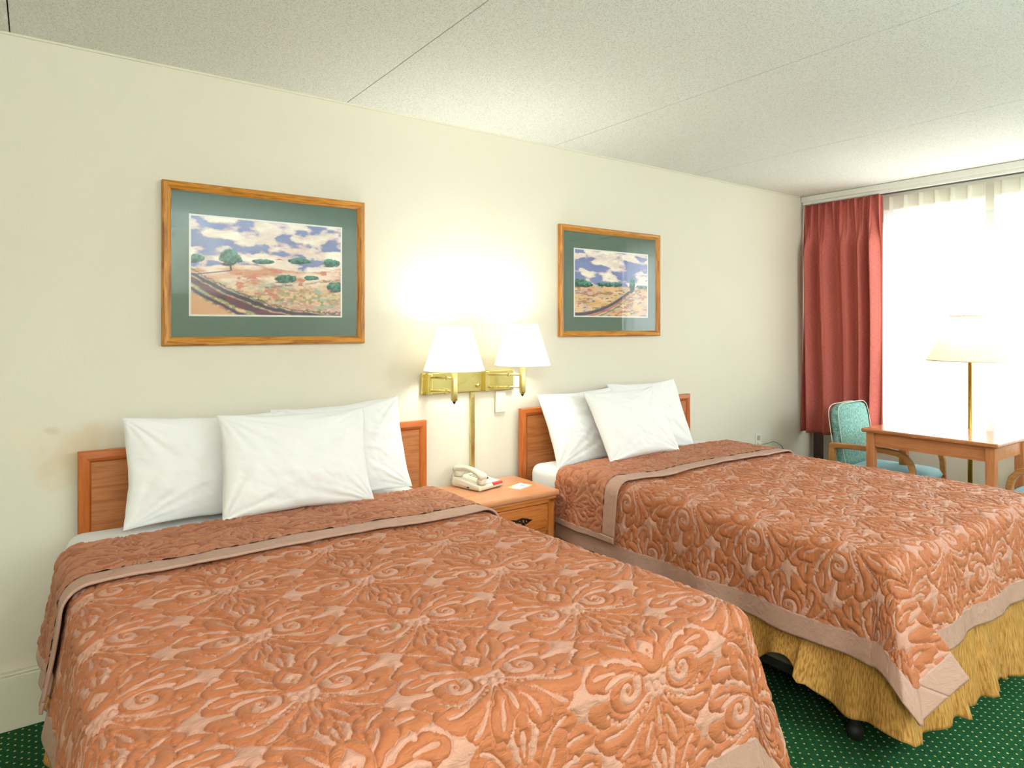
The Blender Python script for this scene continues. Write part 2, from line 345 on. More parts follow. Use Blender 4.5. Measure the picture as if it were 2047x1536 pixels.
# ------------------------------------------------------------------ curtains
def pleated(name, y0, y1, x, z0, z1, pitch, amp, mat, seed, ns, parent=None, top=.09, header=False, lean=0, flare=.0, soft=False):
    nz = 60 if not header else 10; S_ = np.linspace(0, 1, ns); Z = np.linspace(0, 1, nz)
    s, zz = np.meshgrid(S_, Z); L = abs(y1-y0); d = s*L
    dn = (1-zz)                                       # 0 at the hem end of this piece, reversed below
    z = z0+(z1-z0)*zz; fall = (zt_ref[0]-z)           # distance under the heading
    wob = (fbm(d*6, fall*.5+3, 3, seed)-.5)*pitch*.8*np.clip(fall/.6, 0, 1)
    ph = ((d+wob)/pitch) % 1-.5
    wd = np.clip(.07+fall*.35, .07, .24); pl = np.exp(-(ph/wd)**2)
    k = np.floor((d+wob)/pitch); am = amp*(.75+.5*vnoise(k*1.7, k*0, seed))*(1-.25*np.clip(fall, 0, 1))
    if soft:
        ph2 = d/.105+.35*np.sin(d*9+1)+.10*np.sin(fall*2.2+d*5); bl = np.clip(fall/.35, 0, 1)
        pl = pl*(1-bl)+bl*(.5+.5*np.cos(2*PI*ph2))**1.0; am = am*(1-bl)+bl*.085*(.7+.6*vnoise(np.floor(ph2)*1.3, d*0, 9))
    X = x-am*pl+amp*.35*(fbm(d*9, fall*.9, 3, seed+5)-.5)*np.clip(fall/.3, 0, 1)
    Y = y0+(y1-y0)*s*(1+flare*np.clip(fall, 0, 2))+.012*np.sin(fall*3+seed)*np.clip(fall, 0, 1)*0
    if header: X = X-.0015
    me = grid_mesh(name, np.stack([X, Y, z], -1), np.stack([d*2.0, z], -1)); o = link(name, me, mat, parent, True); return o
zt_ref = [2.37]
red = pleated('curtain', -.012, -.60, 4.965, .585, 2.37, .056, .045, M['red'], 3, 420, flare=.006, soft=True)
tag(red, 'red slub pinch-pleated curtain drawn back into the corner by the window', 'curtain')
m_ = red.modifiers.new('thick', 'SOLIDIFY'); m_.thickness = .003
m_ = pleated('side_return', -.55, -.60, 4.985, .585, 2.36, .056, .01, M['red'], 5, 40, parent=red)
s1 = pleated('sheer_curtain', -.56, -1.215, 5.085, .60, 2.36, .1005, .026, M['sheer'], 11, 420)
tag(s1, 'white sheer voile panel left of the gap, hanging next to the red curtain', 'sheer curtain', 'sheers over the window')
pleated('heading_band', -.56, -1.215, 5.085, 2.27, 2.362, .1005, .027, M['sheer2'], 11, 420, s1, header=True)
s2 = pleated('sheer_curtain', -1.255, -2.15, 5.085, .60, 2.36, .1005, .026, M['sheer'], 17, 460)
tag(s2, 'white sheer voile panel right of the gap, behind the lamp shade', 'sheer curtain', 'sheers over the window')
pleated('heading_band', -1.255, -2.15, 5.085, 2.27, 2.362, .1005, .027, M['sheer2'], 17, 460, s2, header=True)
rl = MB().box(4.925, 4.99, -2.5, -.004, 2.395, 2.438).build('curtain_track', M['rail'], bevel=.004)
tag(rl, 'white curtain track fixed to the ceiling above the window curtains', 'curtain rail')
MB().box(4.94, 4.975, -2.49, -.01, 2.375, 2.396).build('carrier_slot', M['rail'], rl)
rl2 = MB().box(5.06, 5.11, -2.5, -.004, 2.39, 2.438).box(5.0, 5.05, -2.5, -.01, 2.425, 2.4385).build('sheer_track', M['slot'])
tag(rl2, 'dark inner curtain track carrying the white sheers near the ceiling', 'curtain rail')
ps = box('support_post', 5.06, 5.115, -.085, -.03, 0, .62, M['post'], bevel=.003)
tag(ps, 'dark brown post standing in the corner below the red curtain', 'post')

# ------------------------------------------------------------------ pictures
def paint(kind, nx, ny):
    x, y = np.meshgrid(np.linspace(0, 1.55 if kind == 'a' else 1.2, nx), np.linspace(0, 1, ny)); W = x.max()
    u = x/W
    def c(h): return np.array(lin(h)[:3])
    img = np.zeros((ny, nx, 3))
    def lay(mask, col):
        nonlocal img
        m = np.clip(mask, 0, 1)[..., None]; img = img*(1-m)+col*m
    def two(a, b, f): f = np.clip(f, 0, 1)[..., None]; return c(a)*(1-f)+c(b)*f
    nz = lambda fx, fy, s, o=4: fbm(x*fx, y*fy, o, s)
    sd = 0 if kind == 'a' else 50
    sky = two('8593bd', '6a74ac', nz(5, 9, sd+1)); img = sky.copy()
    cl = nz(5.5, 12, sd+21, 5)+.09*np.sin(y*34+x*5+nz(4, 4, sd+4)*6)
    thr = .42 if kind == 'a' else .42
    lay((cl-thr)*14, two('ece0d2', 'bda6bb', nz(8, 20, sd+30)*2.4-.6)); lay((cl-thr-.06)*8, two('fdf6e6', 'e9d6c9', nz(9, 22, sd+8)*2-.5))
    if kind == 'a':
        hz = .46+.10*u+.05*np.sin(u*6)-.08*np.clip(.35-u, 0, 1)*0+(.02)*(nz(12, 1, 3)-.5)
        hill = (hz-y)*90; tex = nz(26, 40, 77, 3)
        base = two('cf9674', 'f6e2cd', nz(5, 18, 60)*3.4-1.2)
        fg = np.clip((.42-y)*4, 0, 1)[..., None]; base = base*(1-fg)+two('8f8a5c', 'e6c79c', nz(30, 46, 77, 3)*3-1)*fg
        lay(hill, base)
        lay((nz(7, 22, 90)-.60)*12*(y < .40)*(hill > 0), c('9fb39b')); lay((nz(11, 30, 95)-.63)*14*(hill > 0)*(y < .5), c('c97f68'))
        lay(np.clip((.22-y)*6, 0, 1)*(u > .45)*.7*(nz(20, 30, 17) > .45), c('dba7a0'))
        # second ridge shadows
        lay((nz(30, 60, 12) > .5)*np.exp(-((y-(.30+.22*(u-.5)))/.012)**2)*(u > .45)*.8, c('7a5f63'))
        # track, bottom-left
        dd = y-(.43-.98*u+.55*u*u)+.045*(nz(9, 14, 33)-.5)
        lay((.03-np.abs(dd+.00))*60*(y < .42), c('463a50')); lay((.05-np.abs(dd+.075))*50, two('7c4552', '54384e', nz(14, 30, 41)*2-.5)); lay((.018-np.abs(dd+.12))*60*(nz(16, 16, 43) > .42), c('8fae72'))
        lay((.03-np.abs(dd+.17))*50, c('55405c')); lay((-.20-dd)*40, c('dba982'))
        lay((.012-np.abs(dd-.02-.04*nz(40, 40, 5)))*80, c('3b3f3c'))
        trees = [(.24, .60, .075, .085, 1), (.03, .57, .05, .045, 0), (.45, .575, .07, .028, 0), (.70, .60, .085, .032, 0), (.93, .60, .075, .045, 0), (.60, .40, .085, .045, 0), (.78, .42, .055, .026, 0), (.97, .33, .07, .06, 0)]
    else:
        hz = .47+.012*(nz(12, 1, 3)-.5); hill = (hz-y)*90
        base = two('d8a86c', 'e9c79c', nz(6, 18, 160)*2-.5); lay(hill, base)
        lay((nz(9, 28, 190)-.55)*12*(hill > 0), c('b07a66')); lay((nz(12, 36, 195)-.60)*12*(hill > 0), c('c9b4ac')); lay((nz(14, 40, 196)-.64)*14*(hill > 0), c('7d7f58'))
        dd = y-(.02+.62*u*u*1.1); lay((.035-np.abs(dd))*60*(y < .4), c('4f4552')); lay((.02-np.abs(dd+.045))*60*(y < .3), c('b8625f')); lay((.018-np.abs(dd+.09))*60*(y < .3), c('6d8a70'))
        trees = [(.06, .50, .13, .06, 0), (.15, .48, .09, .045, 0), (.35, .49, .07, .03, 0), (.45, .49, .06, .035, 0), (.57, .50, .06, .035, 0), (.78, .50, .045, .12, 0), (.92, .48, .09, .03, 0)]
    for tx, ty, rx, ry, tr in trees:
        r = ((u-tx)/rx*1.0)**2+((y-ty)/ry)**2; r = r+(nz(30, 30, int(tx*100)+7)-.5)*1.1
        lay((.35-(((u-tx+.02)/(rx*1.1))**2+((y-ty+ry*.9)/(ry*.45))**2))*4, c('4b3b4a'))
        if tr:
            lay((.008-np.abs(u-tx+.01-(ty-y)*.1))*300*(y < ty)*(y > ty-.14), c('4a3a35')); lay((.010-np.abs(y-(ty-.14-.25*(tx-u))))*120*(u < tx)*(u > .02), c('5b4654'))
        lay((1-r)*6, two('12403c', '4a957a', (y-ty)/ry*.55+.35+(nz(40, 40, 9)-.5)*2.6))
    if kind == 'a': lay((u > .535)*(u < .585)*(y > .575)*(y < .60)*1., c('f0e0d5')); lay((u > .53)*(u < .59)*(y >= .598)*(y < .615-.4*np.abs(u-.56))*1., c('c9604a'))
    img = img*(.94+.12*nz(110, 110, 500, 2)[..., None])
    return np.concatenate([np.clip(img, 0, 1), np.ones((ny, nx, 1))], -1)
def picture(x0, x1, z0, z1, kind, label, mar):
    o = empty('framed_picture', ((x0+x1)/2, 0, (z0+z1)/2), label, 'picture', group=None)
    w, h = (x1-x0)/2, (z1-z0)/2; fw = .034; f = None
    prof = [(0, 0), (0, .022), (.006, .027), (.016, .024), (.024, .019), (.031, .013), (.034, .008), (.034, 0)]   # inward offset, depth
    for side in range(4):
        bm = bmesh.new()
        cs = [(-w, -h), (w, -h), (w, h), (-w, h)]; a = Vector(cs[side]); b = Vector(cs[(side+1) % 4])
        nin = Vector((-(b-a).y, (b-a).x)).normalized(); tt = (b-a).normalized(); R = []
        for P, sg in ((a, 1), (b, -1)):
            R.append([bm.verts.new(((P+nin*p+tt*p*sg).x, -d-.001, (P+nin*p+tt*p*sg).y)) for p, d in prof])
        k = len(prof)
        for i in range(k): bm.faces.new((R[0][i], R[0][(i+1) % k], R[1][(i+1) % k], R[1][i]))
        bm.faces.new(R[0]); bm.faces.new(R[1][::-1]); bmesh.ops.recalc_face_normals(bm, faces=bm.faces)
        me = bpy.data.meshes.new('frame_rail'); bm.to_mesh(me); bm.free(); link('frame_rail', me, M['oak'] if side % 2 == 0 else M['oakz'], o)
    box('mat_board', -w+.03, w-.03, -.006, -.002, -h+.03, h-.03, M['mat'], o)
    l, r, b, t = mar
    box('print_margin', -w+l, w-r, -.0075, -.0061, -h+b, h-t, M['white_card'], o)
    e = .0075; nx, ny = 300, 200
    U, V = np.meshgrid(np.linspace(-w+l+e, w-r-e, nx), np.linspace(-h+b+e, h-t-e, ny))
    me = grid_mesh('landscape_print', np.stack([U, U*0-.0081, V], -1), attrs={'paint': paint(kind, nx, ny)})
    pr = link('landscape_print', me, M['print'], o)
    box('glass', -w+.031, w-.031, -.0125, -.0105, -h+.031, h-.031, M['glass'], o)
    return o
picture(.399, 1.239, 1.333, 1.985, 'a', 'large oak framed landscape print of rolling hills hanging above the nearer bed', (.098, .103, .118, .122))
picture(2.423, 3.262, 1.352, 1.998, 'b', 'oak framed landscape print of a field path hanging above the bed nearer the window', (.115, .100, .115, .128))

# ------------------------------------------------------------------ headboards
def headboard(x0, x1, zt, label):
    o = empty('headboard', (0, 0, 0), label, 'headboard')
    zb = .30; y0, y1 = -.058, -.03; t = .042
    box('panel', x0+t, x1-t, y0+.006, y1, zb, zt-t, M['hb'], o)
    def trim(pts2, m):
        prof = [(0, -.0), (0, .026), (.006, .032), (t-.014, .032), (t-.004, .026), (t, .022), (t, 0)]
        return None
    for (xa, xi, s) in ((x0, x0+t, 1), (x1, x1-t, -1)):
        bm = bmesh.new(); prof = [(0, 0), (0, .022), (.004, .028), (t*.62, .030), (t*.85, .027), (t, .020), (t, 0)]
        A = [bm.verts.new((xa+s*p, y1-d, zb)) for p, d in prof]; B = [bm.verts.new((xa+s*p, y1-d, zt-p)) for p, d in prof]; k = len(prof)
        for i in range(k): bm.faces.new((A[i], A[(i+1) % k], B[(i+1) % k], B[i]))
        bm.faces.new(A); bm.faces.new(B[::-1]); bmesh.ops.recalc_face_normals(bm, faces=bm.faces)
        me = bpy.data.meshes.new('side_edging'); bm.to_mesh(me); bm.free(); link('side_edging', me, M['hbtz'], o)
    bm = bmesh.new(); A = [bm.verts.new((x0+p, y1-d, zt-p)) for p, d in prof]; B = [bm.verts.new((x1-p, y1-d, zt-p)) for p, d in prof]
    for i in range(k): bm.faces.new((A[i], A[(i+1) % k], B[(i+1) % k], B[i]))
    bm.faces.new(A); bm.faces.new(B[::-1]); bmesh.ops.recalc_face_normals(bm, faces=bm.faces)
    me = bpy.data.meshes.new('top_edging'); bm.to_mesh(me); bm.free(); link('top_edging', me, M['hbt'], o)
    box('wall_cleat', x0+.2, x1-.2, y1, 0, .6, .68, M['nsz'], o)
    return o
headboard(.122, 1.548, .952, 'oak headboard with orange edging fixed to the wall behind the nearer bed')
headboard(2.122, 3.516, .966, 'oak headboard with orange edging behind the bed nearer the window')

# ------------------------------------------------------------------ beds
def rounded_slab(name, x0, x1, y0, y1, z0, z1, m, parent, r=.045):
    return box(name, x0, x1, y0, y1, z0, z1, m, parent, bevel=r, seg=5)
def bed(x0, x1, yf, label):
    o = empty('bed', ((x0+x1)/2, -1, 0), label, 'bed'); cx = (x0+x1)/2
    def L(a): return a-cx
    mt = rounded_slab('mattress', L(x0), L(x1), -.075+1, yf+1, .40, .674, M['sheet'], o, .05)
    for p in mt.data.polygons: p.use_smooth = True
    box('box_spring', L(x0)+.01, L(x1)-.01, -.085+1, yf+.01+1, .20, .398, M['darkcloth'], o, bevel=.02)
    mb = MB()
    for a in (x0+.03, x1-.06): mb.box(L(a), L(a)+.03, .9, yf+.04+1, .165, .198)
    for b in (-.2, -1, yf+.15): mb.box(L(x0)+.03, L(x1)-.03, b+1-.02, b+1+.02, .165, .190)
    mb.build('steel_frame', M['black'], o)
    for a in (x0+.12, x1-.12):
        for b in (-.25, yf+.18):
            l = MB().lathe([(.018, .05), (.018, .166)], 14, (L(a), b+1, 0), True).build('leg', M['black'], o)
            MB().lathe([(0, 0), (.024, .002), (.028, .025), (.024, .05), (0, .052)], 16, (L(a), b+1, 0)).build('caster', M['black'], l, True)
    return o
B1 = (.085, 1.425, -1.885); B2 = (2.155, 3.525, -1.945)
bed(*B1, 'double bed with white fitted sheet under the nearer rust bedspread')
bed(*B2, 'double bed with white fitted sheet standing between nightstand and window')

# damask repeat painted into fields (half-drop)
TW, TH = .33, .32
def motif_fields(res=.001):
    nx, ny = int(2*TW/res+.5), int(TH/res+.5)
    gx = (np.arange(nx)+.5)*res; gy = (np.arange(ny)+.5)*res; X0, Y0 = np.meshgrid(gx, gy)
    S0 = np.full(X0.shape, -.05); E0 = np.full(X0.shape, .02)
    def seg(x, y, ax, ay, bx, by):
        px, py = x-ax, y-ay; dx, dy = bx-ax, by-ay; t = np.clip((px*dx+py*dy)/(dx*dx+dy*dy+1e-12), 0, 1); return np.hypot(px-t*dx, py-t*dy), t
    def leaf(x, y, pts, w, lobes=0, p0=.35, side=1):
        # quadratic-curved leaf along three points, fat body, optional scalloped outline
        (ax, ay), (mx, my), (bx, by) = pts; N = 14; best = np.full(x.shape, 9.); T = np.zeros(x.shape)
        prev = (ax, ay)
        for i in range(1, N+1):
            t = i/N; cx = (1-t)**2*ax+2*t*(1-t)*mx+t*t*bx; cy = (1-t)**2*ay+2*t*(1-t)*my+t*t*by
            d, tt = seg(x, y, prev[0], prev[1], cx, cy); m = d < best; best = np.where(m, d, best); T = np.where(m, (i-1+tt)/N, T); prev = (cx, cy)
        wd = w*(.12+.88*np.clip(T/.75, 0, 1)**.8)*np.where(T > .75, 1-.38*((T-.75)/.25)**2, 1)
        if lobes: wd = wd*(1-.30*(.5+.5*np.cos(2*PI*T*lobes+.4))**4*(T > .15)*(T < .93))
        return best-np.maximum(wd, .0025)
    def disc(x, y, ox, oy, r, sy=1): return np.hypot(x-ox, (y-oy)/sy)-r
    def curl(x, y, ox, oy, r0, a0, turns, th, sg):
        d = np.full(x.shape, 9.); prev = None; N = 20
        for i in range(N+1):
            t = i/N; a = a0+turns*2*PI*t; r = r0*(1-.80*t); px, py = ox+sg*r*math.cos(a), oy+r*math.sin(a)
            if prev: d = np.minimum(d, seg(x, y, prev[0], prev[1], px, py)[0]-th*(1-.35*t))
            prev = (px, py)
        return np.minimum(d, disc(x, y, prev[0], prev[1], th*1.35))
    G = 1.04
    for cx0 in (TW/2, TW*1.5):
        for jy in (0,):
            cy0 = TH/2 if cx0 < TW else 0
            x = (X0-cx0+TW) % (2*TW)-TW; y = (Y0-cy0+TH/2+.0) % TH-TH/2
            for wy in (-1, 0, 1):
                yy = y+wy*TH; near = (np.abs(yy) < .27) & (np.abs(x) < .27)
                if not near.any(): continue
                r_ = np.where(near.any(1))[0]; c_ = np.where(near.any(0))[0]
                xs, ys = x[near]/G, yy[near]/G
                ops = []
                for sg in (1, -1):
                    P = lambda *p: [(sg*a, b) for a, b in p]
                    L_ = lambda p, w, k=1, lb=0: ops.append((leaf(xs, ys, P(*p), w*(1.40 if k else 1.0), lb), k))
                    # outer skirt leaves
                    L_([(.01, -.06), (.05, -.15), (.100, -.128)], .021, 1, 3)
                    L_([(.02, -.05), (.09, -.13), (.145, -.088)], .021, 1, 3)
                    L_([(.02, -.03), (.10, -.07), (.158, -.034)], .020, 1, 3)
                    L_([(.02, .0), (.10, .03), (.152, .022)], .022, 1, 3)
                    L_([(.02, .03), (.09, .10), (.140, .082)], .023, 1, 3)
                    L_([(.01, .05), (.05, .15), (.098, .128)], .022, 1, 3)
                    for p in (((.05, -.095), (.075, -.13), (.10, -.14)), ((.06, -.075), (.10, -.10), (.135, -.095)), ((.10, .025), (.12, .03), (.148, .028)), ((.06, .07), (.09, .09), (.13, .09)), ((.04, .09), (.06, .13), (.092, .14))):
                        L_(p, .0042, 0)
                    # scroll with a light crescent
                    ops.append((disc(xs, ys, sg*.075, -.022, .046, .86), 1)); ops.append((curl(xs, ys, sg*.075, -.020, .030, 2.6, .75, .0095, sg), 0)); L_([(.050, .002), (.080, .022), (.125, .004)], .0075, 0); ops.append((disc(xs, ys, sg*.074, -.018, .0055), 1))
                    # bead chain arching below the scroll
                    for i in range(9):
                        a = -2.35+i*.22; ops.append((disc(xs, ys, sg*(.075+.062*math.cos(a)), -.022+.056*math.sin(a), .0040), 0))
                    L_([(.0, .02), (.055, .045), (.075, .105)], .021, 1, 2); L_([(.025, .045), (.05, .06), (.062, .092)], .0050, 0)
                    L_([(.0, -.07), (.035, -.10), (.048, -.165)], .018, 1, 2); L_([(.02, -.10), (.032, -.115), (.040, -.145)], .0045, 0)
                # heart
                ops.append((disc(xs, ys, 0, .045, .036, 1.45), 1)); ops.append((np.abs(xs)*.85+np.abs(ys-.048)*.72-.0195, 0)); ops.append((disc(xs, ys, 0, .040, .0045), 1)); ops.append((disc(xs, ys, .007, .032, .0028), 1)); ops.append((disc(xs, ys, -.007, .032, .0028), 1))
                ops.append((leaf(xs, ys, [(0, .09), (0, .12), (0, .165)], .020, 2), 1)); ops.append((leaf(xs, ys, [(0, .105), (0, .12), (0, .145)], .006), 0))
                for i in (-1, 0, 1): ops.append((disc(xs, ys, .020*i, -.028-.006*(1-abs(i)), .0088, 1.35), 0))
                ops.append((leaf(xs, ys, [(0, -.055), (0, -.09), (0, -.15)], .018, 2), 1)); ops.append((leaf(xs, ys, [(0, -.075), (0, -.09), (0, -.12)], .005), 0))
                s = np.full(xs.shape, -.05); e = np.full(xs.shape, .02)
                for d, k in ops:
                    e = np.where(d < 0, np.minimum(-d, .02), np.minimum(e, d)); s = np.maximum(s, -d) if k else np.minimum(s, d)
                so, eo = S0[near], E0[near]
                inside = s > -.0005
                E0[near] = np.where(inside & (so < 0), e, np.where(inside, np.minimum(e, eo), np.minimum(eo, e)))
                S0[near] = np.maximum(so, s)
    return S0, E0
SF, EF = motif_fields()
def sample(F, u, v):
    ny, nx = F.shape; a = (u/(2*TW) % 1)*nx-.5; b = (v/TH % 1)*ny-.5
    i = np.floor(a).astype(int); j = np.floor(b).astype(int); fa = a-i; fb = b-j
    g_ = lambda jj, ii: F[jj % ny, ii % nx]
    return (g_(j, i)*(1-fa)+g_(j, i+1)*fa)*(1-fb)+(g_(j+1, i)*(1-fa)+g_(j+1, i+1)*fa)*fb
def make_cloth(bedd, style):
    x0, x1, yf = bedd; r = .055; zt = .684
    e0, e1, ey = x0+r-.012, x1-r+.012, yf+r-.012
    def f(u, v, off=0.):
        # u: world-x of the flat cloth, v: world-y of the flat cloth
        aL = np.maximum(0, e0-u); aR = np.maximum(0, u-e1); a = aL+aR; sx = np.where(aL > 0, -1., 1.); b = np.maximum(0, ey-v)
        bx = np.clip(u, e0, e1); by = np.maximum(v, ey)
        rho = np.hypot(a, b); th = np.arctan2(b, a); ct, sn = np.cos(th), np.sin(th)
        ra = r+off; arc = ra*PI/2; t = np.clip(rho/arc, 0, 1)*PI/2; q = np.maximum(0, rho-arc)
        o = ra*np.sin(t); dz = ra*(1-np.cos(t)); s2 = np.sin(2*th)**2
        if style == 1: fl = np.where(sx < 0, .14, .13)*ct**2+.12*sn**2+.20*s2
        else: fl = np.where(sx < 0, .10, .13)*ct**2+.12*sn**2+np.where(sx > 0, .22, .05)*s2
        along = np.where(b > a, bx, by)
        wav = (fbm(along*5.5, q*1.5, 3, 7+style)-.5)*.16+.05*np.sin(along*17+style*2)*np.clip(q/.2, 0, 1)
        o = o+q*(fl+wav*(1 if style == 2 else .7)); drop = q*np.sqrt(np.clip(1-fl**2, .3, 1))
        drop = drop*(1+(-.12 if style == 2 else .22)*np.sin(2*th)*((sx < 0) if style == 2 else 1))
        X = bx+sx*ct*o; Y = by-sn*o; Z = zt+off-dz-drop
        if style == 2:
            deg = np.degrees(th); kx = [0, 10, 26, 36, 44, 58, 64, 74, 84, 90]
            gx = np.interp(deg, kx, [0, -.03, -.10, -.14, -.10, .50, .50, .22, .06, 0]); gy = np.interp(deg, kx, [0, .02, .08, .12, .14, .30, .24, -.04, -.08, 0])
            m = (sx < 0); X = X+np.where(m, gx*q, 0); Y = Y-np.where(m, gy*q, 0)
        if style == 1:
            xc = (x0+x1)/2; X = X+.070*np.clip((u-xc)/(e1-xc), 0, 1)*np.clip((-v-.25)/1.55, 0, 1.1)
        # top undulation: mattress crown, soft rumples
        top = np.clip(1-rho/.10, 0, 1)
        rum = (fbm(u*3.2, v*3.2, 3, 31+style)-.5)*.022+(fbm(u*9, v*11, 3, 41+style)-.5)*.007
        Z = Z+top*rum
        return X, Y, Z
    return f
def spread(bedd, style, step, label):
    x0, x1, yf = bedd; f = make_cloth(bedd, style); h = .365 if style == 2 else .412; band = .075
    U0, U1, V1 = x0+.043-h, x1-.043+h, yf+.043-h; V0 = -.335; VF = -.775
    def quilt(u, v, shiftu=.165, shiftv=0.):
        uu = u-(x0+x1)/2+shiftu; vv = v+shiftv; return sample(SF, uu, vv), sample(EF, uu, vv)
    def nrm(P):
        du = np.gradient(P, axis=1); dv = np.gradient(P, axis=0); N = np.cross(du, dv); return N/(np.linalg.norm(N, axis=-1, keepdims=True)+1e-9)
    def piece(name, us, vs, off, m, parent, sh=(.165, 0.), quilted=True, inv=False, amp=.0075, voff=None):
        u, v = np.meshgrid(us, vs); O = off if voff is None else voff(v)
        P = np.stack(f(u, v, O), -1); N = nrm(P); N = N*np.sign(np.sum(N*np.array([0, 0, 1.]), -1, keepdims=True)+1e-6) if False else N
        N = -N if N[N.shape[0]//3, N.shape[1]//2, 2] < 0 else N
        s, e = quilt(u, v, *sh)
        pk = (fbm(u*34, v*110+u*12, 2, 3)-.5)*.0034
        P = P+N*(amp*(1-np.exp(-np.maximum(e, 0)/.0038))+pk)[..., None]
        me = grid_mesh(name, P, np.stack([u, v], -1), {'motif': np.clip(s/.012+.5, 0, 1), 'stitch': np.clip(e/.008, 0, 1)})
        return link(name, me, m, parent, True)
    def strips(name, rects, off, parent, thick=.007, fine=.006, voff=None):
        parts = []
        for ua, ub, va, vb in rects:
            us = np.linspace(ua, ub, max(3, int(abs(ub-ua)/fine)+1)); vs = np.linspace(va, vb, max(3, int(abs(vb-va)/fine)+1)); u, v = np.meshgrid(us, vs)
            P = np.stack(f(u, v, off if voff is None else voff(v)), -1); parts.append((P, np.stack([u, v], -1)))
        me = join_arrays(name, parts); o = link(name, me, M['band'], parent, True)
        md = o.modifiers.new('thick', 'SOLIDIFY'); md.thickness = thick; md.offset = 0; return o
    us = np.arange(U0+band, U1-band+step, step); us = np.linspace(U0+band, U1-band, len(us)); vs = np.linspace(V1+band, V0, int((V0-V1-band)/step)+1)
    root = piece('bedspread', us, vs, 0., M['damask'], None); tag(root, label, 'bedspread')
    strips('hem_band', [(U0, U0+band, V1, V0), (U1-band, U1, V1, V0), (U0+band, U1-band, V1, V1+band)], .001, root)
    T = .020
    def vo(v): t = np.clip((V0-v)/.022, 0, 1); return .001+T*np.sqrt(np.clip(1-(1-t)**2, 0, 1))
    fs = step*1.3; hb = .078
    us = np.linspace(U0+band, U1-band, int((U1-U0-2*band)/fs)); vs = np.linspace(VF+hb, V0+.004, int((V0-VF-hb)/fs))
    fl = piece('turned_down_flap', us, vs, T, M['damask_back'], root, (.02, .11), voff=vo); fl['label'] = 'folded-back flap showing paler reverse'
    strips('flap_band', [(U0+.045, U0+band, VF, V0), (U1-band, U1-.045, VF, V0), (U0+band, U1-band, VF, VF+hb)], T, fl, .008, voff=vo)
    return root
spread(B1, 1, .0032, 'rust quilted damask bedspread with taupe edge band, spread over the nearer bed')
spread(B2, 2, .0042, 'rust quilted damask bedspread with taupe edge band, on the bed nearer the window')

# bed skirts
def skirt(bedd, label, seed, zb=.10):
    x0, x1, yf = bedd; a = .012; path = [(x0-a, -.12), (x0-a, yf-a), (x1+a, yf-a), (x1+a, -.12)]
    L = [abs(path[1][1]-path[0][1]), abs(path[2][0]-path[1][0]), abs(path[3][1]-path[2][1])]; tot = sum(L); n_ = int(tot/.006)
    s = np.linspace(0, tot, n_); X = np.zeros(n_); Y = np.zeros(n_); NX = np.zeros(n_); NY = np.zeros(n_); rc = .05
    for i, ss in enumerate(s):
        if ss < L[0]: X[i] = path[0][0]; Y[i] = path[0][1]-ss; NX[i] = -1
        elif ss < L[0]+L[1]: X[i] = path[1][0]+ss-L[0]; Y[i] = path[1][1]; NY[i] = -1
        else: X[i] = path[2][0]; Y[i] = path[2][1]+ss-L[0]-L[1]; NX[i] = 1
    for cs in (L[0], L[0]+L[1]):
        d = np.clip((s-cs)/.07, -1, 1); k = np.abs(s-cs) < .07
        ph = (d+1)/2*PI/2
        if cs == L[0]: NX[k] = -np.cos(ph[k]); NY[k] = -np.sin(ph[k])
        else: NX[k] = np.sin(ph[k]); NY[k] = -np.cos(ph[k])
    nz = 26; zz = np.linspace(0, 1, nz)[:, None]; ztop = .372
    ph = s/.27+.18*np.sin(s*5); fr = ph % 1
    fold = .022*np.sin(s*2*PI/.31+seed)+.012*np.sin(s*2*PI/.13+1.3)+.02*np.clip((fr-.86)/.03, 0, 1)*np.clip((1-fr)/.02, 0, 1)*1.2
    bot = zb+.018*np.sin(s*2*PI/.36+2)+.16*np.exp(-((s-(L[0]-.34))/.17)**2)+.02*(fbm(s*4, s*0, 2, seed)-.5)
    dn = 1-zz; O = .004+dn*(.028+fold[None]*1.05); cor = np.exp(-((s-L[0])/.10)**2)+np.exp(-((s-L[0]-L[1])/.10)**2); O = O+0; bot = bot+.06*cor
    P = np.stack([X[None]+NX[None]*O, Y[None]+NY[None]*O, bot[None]+(ztop-bot[None])*zz], -1)
    me = grid_mesh('bed_skirt', P, np.stack([np.broadcast_to(s[None], (nz, n_)), np.broadcast_to(zz*.3, (nz, n_))], -1)); o = link('bed_skirt', me, M['skirt'], None, True)
    md = o.modifiers.new('thick', 'SOLIDIFY'); md.thickness = .004; return tag(o, label, 'bed skirt')
skirt(B1, 'gold pleated bed skirt mostly hidden beneath the nearer bed', 1); skirt(B2, 'gold pleated bed skirt hanging round the bed nearer the window', 2)

